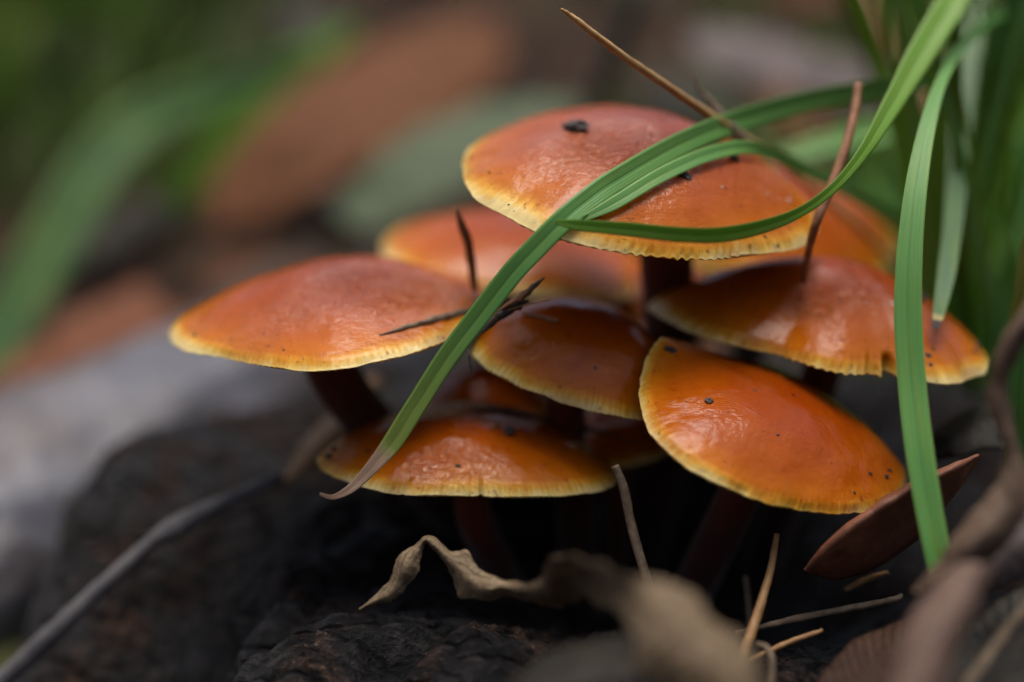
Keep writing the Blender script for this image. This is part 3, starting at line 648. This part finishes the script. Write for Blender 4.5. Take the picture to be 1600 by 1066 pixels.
twig('straw', 'broken straw end poking from the hollow by the red brown leaf', [(1320, 922, 21.8), (1355, 905, 21.8), (1388, 895, 21.7)], [.04, .05, .04], M_STRAW, 'straw', seed=20)
twig('straw', 'little hooked dry shred at the foot of the orange straw', [(1182, 1006, 19.8), (1197, 1012, 19.7), (1206, 1032, 19.6), (1204, 1075, 19.5)], [.03, .05, .06, .05], M_GREYTWIG, 'straw', seed=21)
twig('straw', 'faint upright straw in the dark behind the orange straw', [(1165, 900, 22.6), (1170, 950, 22.4), (1172, 1010, 22.)], [.04, .05, .05], M_GREYTWIG, 'straw', seed=22)
twig('twig', 'dark slanting stick at the far side of the bark strip', [(1660, 880, 18.4), (1590, 965, 18.2), (1545, 1025, 18.0), (1505, 1080, 17.8)], [.06, .07, .075, .07], M_GREYTWIG, seed=24)
twig('dry_stem', 'long grey dry stem lying slantwise over the bare stump', [(-60, 1120, 23.6), (60, 1010, 23.6), (150, 925, 23.7), (235, 850, 23.9), (270, 826, 24.0), (360, 780, 24.4), (440, 742, 24.8)], [.17, .16, .14, .12, .20, .12, .10], M_STEMGREY, 'stem', seed=26, n=120, rough=.12)
twig('dry_stem', 'tan dry leaf sheath standing behind the low flat cap', [(445, 752, 25.2), (485, 712, 25.4), (525, 668, 25.8), (560, 625, 26.2), (590, 590, 26.6)], [.10, .34, .36, .30, .12], M_STRAW, 'stem', seed=27, rough=.25, flat=.5)
twig('twig', 'dark blurred stick leaning on the bank behind the highest cap', [(995, -10, 40), (970, 60, 40), (940, 130, 40), (915, 200, 40), (905, 260, 40.5)], [.3, .34, .36, .34, .3], M_LEAFDARK, seed=28)
twig('dry_stem', 'blurred tan dry stalk behind the sweeping grass blade', [(1330, -40, 32), (1370, 30, 31.5), (1420, 110, 31), (1470, 200, 30.5), (1520, 320, 30)], [.2, .24, .24, .22, .2], M_STRAW, 'stem', seed=29)

def crumb(name, label, u, v, r, mat=None, flat=.6, seed=0, group=None, cat='soil crumb', elong=1.):
    d, nrm = hit(u, v)
    if d is None: return None
    p = P(u, v, d); nrm = norm(nrm if nrm@DR < 0 else -nrm); a = norm(np.cross(nrm, [.3, .2, .9])); b = np.cross(nrm, a)
    th = np.linspace(0, math.pi, 9)[1:-1, None]; ph = 2*math.pi*np.arange(12)[None]/12
    q = np.stack([np.sin(th)*np.cos(ph)*elong, np.sin(th)*np.sin(ph), np.cos(th)+0*ph], -1).reshape(-1, 3); q = np.vstack([q, [0, 0, 1], [0, 0, -1]])
    q = q*(1+.5*fbm(q*1.9+seed*5.1, 3))[:, None]
    V = p+r*(q[:, 0:1]*a+q[:, 1:2]*b+flat*(q[:, 2:]+.55)*nrm)
    f = grid_faces(7, 12, True)+[(84, (j+1) % 12, j) for j in range(12)]+[(85, 72+j, 72+(j+1) % 12) for j in range(12)]
    if name is None: return V, f
    return tag(mesh_obj(name, V, f, mat, smooth=False), label, cat, group)
crumb('soil_crumb', 'grey soil crumb on top of the highest cap', 900, 202, .15, M_CRUMB, .6, 1, elong=1.4)
crumb('soil_crumb', 'black soil crumb hanging under the short grass blade on the highest cap', 1146, 249, .075, M_BLACKTWIG, .8, 2)
crumb('soil_crumb', 'dark bark chip beside the short grass blade on the highest cap', 1068, 275, .075, M_BLACKTWIG, .5, 3, elong=1.6)
crumb('soil_crumb', 'round black soil crumb on the low flat cap', 795, 676, .085, M_CRUMB, .9, 4)
crumb('soil_crumb', 'dusty brown crumb beside the round black crumb', 773, 667, .075, M_TWIG, .6, 5)
crumb('soil_crumb', 'black crumb below the rotten twig on the low flat cap', 908, 679, .075, M_BLACKTWIG, .8, 6)
crumb('soil_crumb', 'upper of two black chips at the low cap tip', 522, 702, .045, M_BLACKTWIG, .6, 7)
crumb('soil_crumb', 'lower of two black chips at the low cap tip', 514, 713, .05, M_BLACKTWIG, .6, 8, elong=1.5)
crumb('soil_crumb', 'dark chip at the upturned corner of the tilted cap', 1047, 547, .055, M_BLACKTWIG, .6, 9, elong=1.5)
crumb('soil_crumb', 'pink grain on the far slope of the tilted cap', 1331, 626, .06, M_LEAFGREY, .8, 10)
crumb('soil_crumb', 'pale sand grain near the rim of the tilted cap', 1108, 628, .05, M_LEAFGREY, .6, 11)
def specks(label, spots, mat, seed):
    vs, fs = [], []
    for i, (u, v, r) in enumerate(spots):
        g = crumb(None, None, u, v, r*.62, None, .45, seed+i, elong=1+1.3*((i*37) % 10)/10)
        if g is None: continue
        q = sum(len(x) for x in vs); vs.append(g[0]); fs += [tuple(a+q for a in f_) for f_ in g[1]]
    o = mesh_obj('soil_specks', np.concatenate(vs), fs, mat, smooth=False)
    return tag(o, label, 'soil specks', None, 'stuff')
rs = random.Random(5)
dark = [(470, 460, .02), (305, 524, .04), (343, 513, .018), (413, 521, .025), (361, 530, .02), (443, 547, .025), (612, 450, .03), (690, 448, .025), (765, 270, .03), (795, 320, .02), (1017, 212, .035), (1037, 222, .02), (1158, 322, .022), (1133, 294, .016), (1195, 370, .025), (1215, 384, .03), (1270, 352, .02),
        (560, 690, .04), (575, 705, .05), (715, 728, .045), (540, 690, .025), (1085, 494, .025), (1210, 446, .035), (1160, 470, .014), (1180, 610, .03), (1215, 680, .03), (1385, 745, .06), (1390, 735, .04), (1360, 740, .035), (1335, 770, .03), (1455, 570, .045), (1450, 555, .05), (1458, 545, .03), (1462, 520, .03), (1395, 590, .03), (930, 575, .03), (860, 510, .025)]
for _ in range(170):
    dark.append((rs.uniform(300, 1540), rs.uniform(190, 780), rs.uniform(.006, .015)))
specks('tiny black soil specks sprinkled over the orange caps', dark, M_BLACKTWIG, 20)
M_SAND = dry_material('sand_grain', (.45, .36, .30), (.6, .5, .42), (.75, .68, .6), 9, .3)
specks('tiny pale sand grains sprinkled over the orange caps', [(1128, 293, .035), (1198, 302, .025), (1232, 314, .05), (1217, 312, .02), (1236, 346, .03), (1420, 732, .03), (1361, 449, .02), (1396, 475, .04), (1352, 473, .02)], M_SAND, 90)
dirt = [(1441+rs.gauss(0, 5), 462+rs.gauss(0, 7), rs.uniform(.05, .11)) for _ in range(12)]+[(1490+rs.gauss(0, 4), 485+rs.gauss(0, 8), rs.uniform(.04, .08)) for _ in range(10)]
dirt += [(1512+i*1.9+rs.gauss(0, 5), 512+i*3.1+rs.gauss(0, 4), rs.uniform(.03, .075)) for i in range(18)]
specks('grey soil crust along the side of the torn cap', dirt, M_CRUMB, 130)

# ------------------------------------------------------------------ leaves
def loft(name, label, rows, mat, cat='leaf', group=None, n=70, m=14, crumple=.04, thick=.018, seed=0, ragged=0., world=False):
    R = [catmull([p if world else P(*p) for p in r], n) for r in rows]
    G = np.stack(R, 1)                                              # n x rows x 3
    G = np.stack([catmull(G[i], m) for i in range(n)], 0)
    if ragged:
        e = ragged*fbm(np.stack([np.linspace(0, 22, n), np.zeros(n), np.zeros(n)+seed], -1), 3); mid = G.mean(1)
        e2 = ragged*fbm(np.stack([np.linspace(0, 37, n), np.zeros(n)+5, np.zeros(n)+seed], -1), 4); sd = np.linspace(-1, 1, m)[None]
        ee = np.where(sd < 0, e[:, None], e2[:, None])
        G = mid[:, None]+(G-mid[:, None])*(1+ee)[..., None]
    nr = norm(np.cross(np.gradient(G, axis=0), np.gradient(G, axis=1)))
    G = G+nr*(crumple*fbm(G*1.1+seed*3.3, 3)+.25*crumple*fbm(G*4+seed, 3))[..., None]
    nr = norm(np.cross(np.gradient(G, axis=0), np.gradient(G, axis=1)))
    V = np.concatenate([G+nr*thick*.5, (G-nr*thick*.5)[:, ::-1]], 1)
    t = np.linspace(0, 1, n)[:, None]; c_ = np.linspace(-1, 1, m)[None]
    uv = np.stack([t+0*c_, c_+0*t, 0*t+0*c_], -1); uv = np.concatenate([uv, uv[:, ::-1]], 1).reshape(-1, 3)
    f = grid_faces(n, 2*m, True)+[tuple(range(2*m)), tuple(range((n-1)*2*m, n*2*m))[::-1]]
    o = mesh_obj(name, V, f, mat, attrs={'luv': uv})
    return tag(o, label, cat, group)
loft('dead_leaf', 'curled tan dead leaf twisting over the wood in front of the low cap',
     [[(558, 949, 20.6), (592, 925, 20.6), (610, 893, 20.6), (620, 868, 20.6), (645, 853, 20.7), (668, 839, 20.7), (700, 858, 20.6), (727, 862, 20.5), (747, 886, 20.3), (782, 906, 20.0), (815, 908, 19.6), (845, 905, 19.2), (862, 876, 18.6), (888, 857, 18.0), (922, 866, 17.4), (960, 900, 16.9), (1000, 905, 16.6), (1060, 925, 16.4), (1110, 965, 16.2), (1150, 1010, 16.), (1210, 1090, 15.8)],
      [(562, 951, 20.5), (600, 932, 20.45), (624, 908, 20.4), (636, 880, 20.4), (653, 859, 20.6), (668, 845, 20.6), (700, 872, 20.4), (720, 890, 20.25), (742, 915, 20.05), (786, 920, 19.8), (822, 924, 19.5), (848, 922, 19.2), (870, 905, 19.0), (893, 895, 18.8), (925, 905, 18.2), (958, 925, 17.2), (992, 945, 16.6), (1040, 975, 16.1), (1075, 1010, 15.8), (1100, 1050, 15.6), (1140, 1110, 15.5)],
      [(565, 953, 20.6), (606, 939, 20.5), (636, 921, 20.5), (651, 887, 20.6), (659, 864, 20.7), (670, 850, 20.7), (700, 886, 20.5), (714, 914, 20.4), (736, 941, 20.2), (790, 936, 20.1), (830, 941, 19.9), (850, 938, 19.7), (880, 938, 19.6), (902, 940, 19.4), (930, 945, 18.6), (955, 950, 17.4), (980, 985, 16.7), (998, 1020, 16.3), (1015, 1055, 16.1), (1030, 1080, 16.), (1060, 1130, 16.)]],
     M_LEAFTAN, n=300, m=24, crumple=.07, seed=1, ragged=.32, thick=.010)
loft('dead_leaf', 'red brown cupped dead leaf leaning under the tilted cap',
     [[(1262, 884, 21.0), (1292, 846, 21.3), (1345, 800, 21.4), (1420, 753, 21.3), (1480, 728, 21.1), (1527, 710, 21.0)],
      [(1257, 889, 20.6), (1286, 854, 20.4), (1342, 808, 20.2), (1420, 762, 20.2), (1480, 734, 20.4), (1529, 711, 20.9)],
      [(1260, 893, 20.6), (1300, 882, 20.6), (1355, 846, 20.5), (1430, 790, 20.5), (1486, 746, 20.6), (1530, 712, 20.9)],
      [(1266, 898, 20.8), (1318, 905, 21.1), (1385, 880, 21.2), (1455, 822, 21.2), (1500, 764, 21.0), (1532, 714, 20.9)]],
     M_LEAFCUP, n=80, crumple=.03, seed=2, ragged=.03)
loft('bark_strip', 'curled brown bark strip twisting up beside the pale grass blade',
     [[(1640, 420, 18.2), (1600, 482, 18.3), (1562, 532, 18.4), (1546, 590, 18.5), (1549, 640, 18.5), (1566, 700, 18.4), (1556, 750, 18.2), (1520, 800, 18.2), (1470, 868, 18.3), (1424, 922, 18.5)],
      [(1650, 440, 17.9), (1606, 500, 18.0), (1577, 545, 18.1), (1562, 595, 18.2), (1566, 650, 18.2), (1584, 708, 18.1), (1582, 768, 17.9), (1546, 826, 17.8), (1494, 882, 18.0), (1436, 927, 18.3)],
      [(1660, 460, 18.2), (1614, 520, 18.3), (1592, 560, 18.4), (1577, 600, 18.5), (1584, 660, 18.5), (1602, 716, 18.4), (1608, 786, 18.1), (1575, 850, 18.0), (1520, 896, 18.2), (1450, 932, 18.5)]],
     M_STRIP, 'bark', n=110, crumple=.06, seed=3, ragged=.08)
loft('bark_strip', 'blurred brown bark piece standing at the foot of the curled strip',
     [[(1500, 880, 17.6), (1440, 945, 17.0), (1405, 1010, 16.4), (1380, 1100, 15.8)], [(1530, 880, 17.3), (1485, 950, 16.6), (1452, 1015, 16.0), (1430, 1100, 15.5)], [(1560, 880, 17.6), (1525, 945, 17.0), (1495, 1010, 16.4), (1475, 1100, 15.8)]],
     M_BARKDRY, 'bark', crumple=.06, seed=4)
loft('bark_strip', 'grey inner layer of bark lying beneath the curled strip',
     [[(1660, 700, 19.0), (1600, 790, 19.0), (1540, 850, 19.0), (1470, 920, 19.1)], [(1680, 760, 18.8), (1615, 830, 18.7), (1560, 880, 18.7), (1490, 940, 18.9)], [(1690, 830, 18.9), (1625, 880, 18.8), (1570, 915, 18.8), (1500, 950, 19.0)]],
     M_LEAFGREY, 'bark', crumple=.08, seed=5, ragged=.1)
loft('dead_leaf', 'dark brown wet leaf behind the curled bark strip', [[(1440, 700, 23.4), (1475, 655, 23.6), (1530, 632, 23.8), (1640, 640, 24)], [(1450, 712, 22.9), (1490, 680, 22.8), (1545, 660, 22.8), (1650, 670, 23)], [(1465, 722, 22.9), (1505, 712, 22.6), (1560, 700, 22.5), (1660, 715, 22.6)]], M_LEAFDARK, crumple=.08, seed=6)
loft('dead_leaf', 'rusty brown leaf lying flat below the pale straw', [[(1250, 1110, 18.9), (1300, 1030, 19.6), (1360, 980, 20.1), (1450, 945, 20.4)], [(1300, 1120, 18.7), (1340, 1055, 19.2), (1395, 1005, 19.6), (1465, 960, 20.0)], [(1350, 1130, 18.5), (1385, 1080, 18.8), (1430, 1030, 19.2), (1485, 980, 19.6)]], M_LEAFBROWN, crumple=.08, seed=7)
loft('dead_leaf', 'black wet leaf lying under the slanting stick', [[(1440, 1110, 18.3), (1480, 1020, 18.9), (1550, 950, 19.5), (1680, 890, 20)], [(1530, 1110, 18.0), (1560, 1040, 18.5), (1610, 980, 19.0), (1720, 930, 19.5)], [(1640, 1110, 17.8), (1660, 1060, 18.2), (1690, 1010, 18.6), (1760, 970, 19.)]], M_LEAFDARK, crumple=.08, seed=8)
loft('dead_leaf', 'blurred dark olive leaf below the curled tan leaf', [[(800, 1060, 16.8), (860, 1015, 17.0), (930, 995, 17.0), (1010, 985, 17.0), (1060, 990, 17)], [(790, 1100, 16.4), (870, 1050, 16.5), (940, 1030, 16.5), (1010, 1030, 16.5), (1070, 1030, 16.5)], [(800, 1150, 16.2), (880, 1090, 16.2), (950, 1065, 16.2), (1020, 1070, 16.2), (1080, 1080, 16.2)]], M_LEAFDARK, crumple=.06, seed=9)
loft('dead_leaf', 'large blurred orange brown leaf on the bank behind the wide cap', [[(280, 330, 52), (380, 200, 54), (520, 95, 57), (660, 40, 59), (770, 25, 61)], [(330, 360, 50.5), (430, 250, 52), (570, 165, 54.5), (700, 105, 57), (785, 60, 60)], [(400, 350, 50), (490, 300, 51), (620, 235, 53), (730, 165, 55.5), (800, 90, 59)]], M_LEAFORANGE, crumple=.25, seed=10, ragged=.06)
loft('dead_leaf', 'blurred dull green leaf on the bank beside the highest cap', [[(520, 330, 43), (580, 250, 44), (680, 190, 45), (790, 160, 46), (900, 150, 47)], [(545, 350, 42), (620, 290, 42.7), (710, 235, 43.5), (810, 205, 44.5), (910, 180, 46)], [(600, 360, 41.5), (670, 320, 42), (760, 280, 42.6), (840, 240, 43.7), (920, 205, 45.5)]], M_LEAFGREEN, crumple=.2, seed=11, ragged=.05)
loft('dead_leaf', 'blurred pale grey leaf on the bank behind the golden straw', [[(1070, 50, 47), (1130, 50, 47), (1220, 60, 47), (1310, 85, 47), (1400, 120, 47)], [(1080, 75, 46), (1140, 85, 45.5), (1220, 100, 45.3), (1310, 122, 45.3), (1400, 145, 46)], [(1095, 95, 45.5), (1150, 118, 44.8), (1225, 140, 44.5), (1310, 155, 44.5), (1400, 165, 45.5)]], M_LEAFGREY, crumple=.2, seed=12)
loft('dead_leaf', 'blurred brown leaf leaning on the pale grey log', [[(-80, 640, 38), (20, 560, 39.5), (110, 500, 41), (220, 440, 43)], [(-60, 690, 37), (40, 600, 38), (140, 530, 39.5), (250, 470, 42)], [(-30, 730, 36.5), (70, 640, 37.2), (170, 560, 38.6), (280, 490, 41)]], M_LEAFRED, crumple=.2, seed=13)

# dead leaves lying about on the bank
def flat_leaf(x, y, L, W, ang, mat, seed, label, group):
    rows = []
    for c_ in (-1, -.5, 0, .5, 1):
        r = []
        for i in range(7):
            t = i/6; wdt = W*math.sin(math.pi*min(1, .06+.9*t))**.8*(1 if t < .97 else .3)
            lx, ly = (t-.5)*L, c_*wdt*.5
            X_ = x+lx*math.cos(ang)-ly*math.sin(ang); Y_ = y+lx*math.sin(ang)+ly*math.cos(ang)
            z = float(floor_z(np.array([X_]), np.array([Y_]))[0])+.45+.35*abs(c_)*W*.4+.3*math.sin(3*t+seed)
            r.append(np.array([X_, Y_, z]))
        rows.append(r)
    return loft('dead_leaf', label, rows, mat, 'leaf', group, 30, 9, .18, .03, seed, .05, True)
rl = random.Random(3); k = 0
mats = [M_LEAFRED, M_LEAFORANGE, M_LEAFGREY, M_LEAFDARK, M_LEAFTAN]
hues = ['red brown', 'orange brown', 'grey', 'black wet', 'tan']
for i in range(40):
    y = rl.uniform(19, 58); x = rl.uniform(-.44, .44)*(y+21); mi = rl.choice([0, 0, 0, 1, 3, 3, 3, 3])
    flat_leaf(x, y, rl.uniform(3.5, 6.5), rl.uniform(1.8, 3), rl.uniform(0, 6.28), mats[mi], 20+i, 'small blurred %s dead leaf in the litter on the bank' % hues[mi], '%s dead leaves littering the bank' % hues[mi])

# grass growing on the bank: uncountable
def tuft(name, label, spots, mat, seed, hmin, hmax):
    r = np.random.default_rng(seed); vs, fs, us = [], [], []; q = 0
    for (x, y) in spots:
        z = float(floor_z(np.array([x]), np.array([y]))[0])-.3; h = r.uniform(hmin, hmax); a = r.uniform(0, 6.28); lean = r.uniform(.15, .8)*h; w0 = r.uniform(.12, .28)
        t = np.linspace(0, 1, 9); px = x+math.cos(a)*lean*t**2; py = y+math.sin(a)*lean*t**2; pz = z+h*(t-.25*t**3)
        b = r.uniform(0, 6.28); wd = w0*(1-t**2.2)+.01; dx, dy = np.cos(b)*wd, np.sin(b)*wd
        V = np.stack([np.stack([px-dx, py-dy, pz], -1), np.stack([px+.06*math.sin(b), py-.06*math.cos(b), pz], -1), np.stack([px+dx, py+dy, pz], -1), np.stack([px-.02*math.sin(b), py+.02*math.cos(b), pz-.01], -1)], 1)
        vs.append(V.reshape(-1, 3)); fs += grid_faces(9, 4, True, q); q += 36
        us.append(np.stack([t[:, None]+0*np.zeros(4), np.array([-1, 0, 1, 0.])[None]+0*t[:, None], 0*t[:, None]+np.zeros(4)], -1).reshape(-1, 3))
    o = mesh_obj(name, np.concatenate(vs), fs, mat, attrs={'luv': np.concatenate(us)})
    return tag(o, label, 'grass', None, 'stuff')
def spread(n, seed, fn):
    r = random.Random(seed); out = []
    while len(out) < n:
        p = fn(r)
        if p: out.append(p)
    return out
tuft('grass', 'mass of blurred green grass covering the bank on the open side', spread(520, 1, lambda r: (r.uniform(-34, -13), r.uniform(30, 66))), M_GDARK, 1, 4, 9)
tuft('grass', 'mass of blurred bright grass at the top of the bank', spread(420, 2, lambda r: (r.uniform(-34, -9), r.uniform(46, 70))), M_GFRESH, 2, 4, 9)
tuft('grass', 'thick tuft of blurred grass growing behind the torn cap', spread(60, 3, lambda r: (r.uniform(9.5, 24), r.uniform(17, 36))), M_GFRESH, 3, 6, 13)
tuft('grass', 'sparse pale grass mixed into the tuft behind the torn cap', spread(140, 4, lambda r: (r.uniform(9, 22), r.uniform(16, 30))), M_GRASS, 4, 6, 12)
tuft('grass', 'grass far up the bank above the grey leaf', spread(160, 5, lambda r: (r.uniform(4, 34), r.uniform(42, 70))), M_GDARK, 5, 4, 8)
tuft('grass', 'dense clump of fresh thin grass rising beside the torn cap', spread(70, 6, lambda r: (r.uniform(10.5, 19), r.uniform(14, 30))), M_GFRESH, 6, 8, 15)
tuft('grass', 'short fresh green grass patches on the open bank', spread(420, 7, lambda r: (r.uniform(-36, -20), r.uniform(34, 60))), M_GFRESH, 7, 4, 8)

rg_ = random.Random(12)
for i in range(30):
    u0 = rg_.uniform(1440, 1600); d0 = rg_.uniform(24, 28.5); lean = rg_.uniform(-170, 130); w_ = rg_.uniform(6, 15)
    blade('grass_blade', 'blurred %s grass blade in the clump beyond the upright blades' % ['yellow green', 'mid green', 'yellow green', 'yellow green', 'mid green'][i % 5],
          [(u0, 560, d0+1.5), (u0+lean*.05, 470, d0+1), (u0+lean*.25, 330, d0+.5), (u0+lean*.6, 150, d0), (u0+lean, 0, d0-.5), (u0+lean*1.6, -140, d0-1), (u0+lean*2.3, -210, d0-1)],
          [w_*.8, w_, w_, w_*.95, w_*.8, w_*.5, 3], [M_GFRESH, M_GRASS, M_GFRESH, M_GFRESH, M_GRASS][i % 5], twist=(rg_.uniform(-40, 40), rg_.uniform(-40, 40)), n=60, group='blurred grass blades beyond the upright blades')
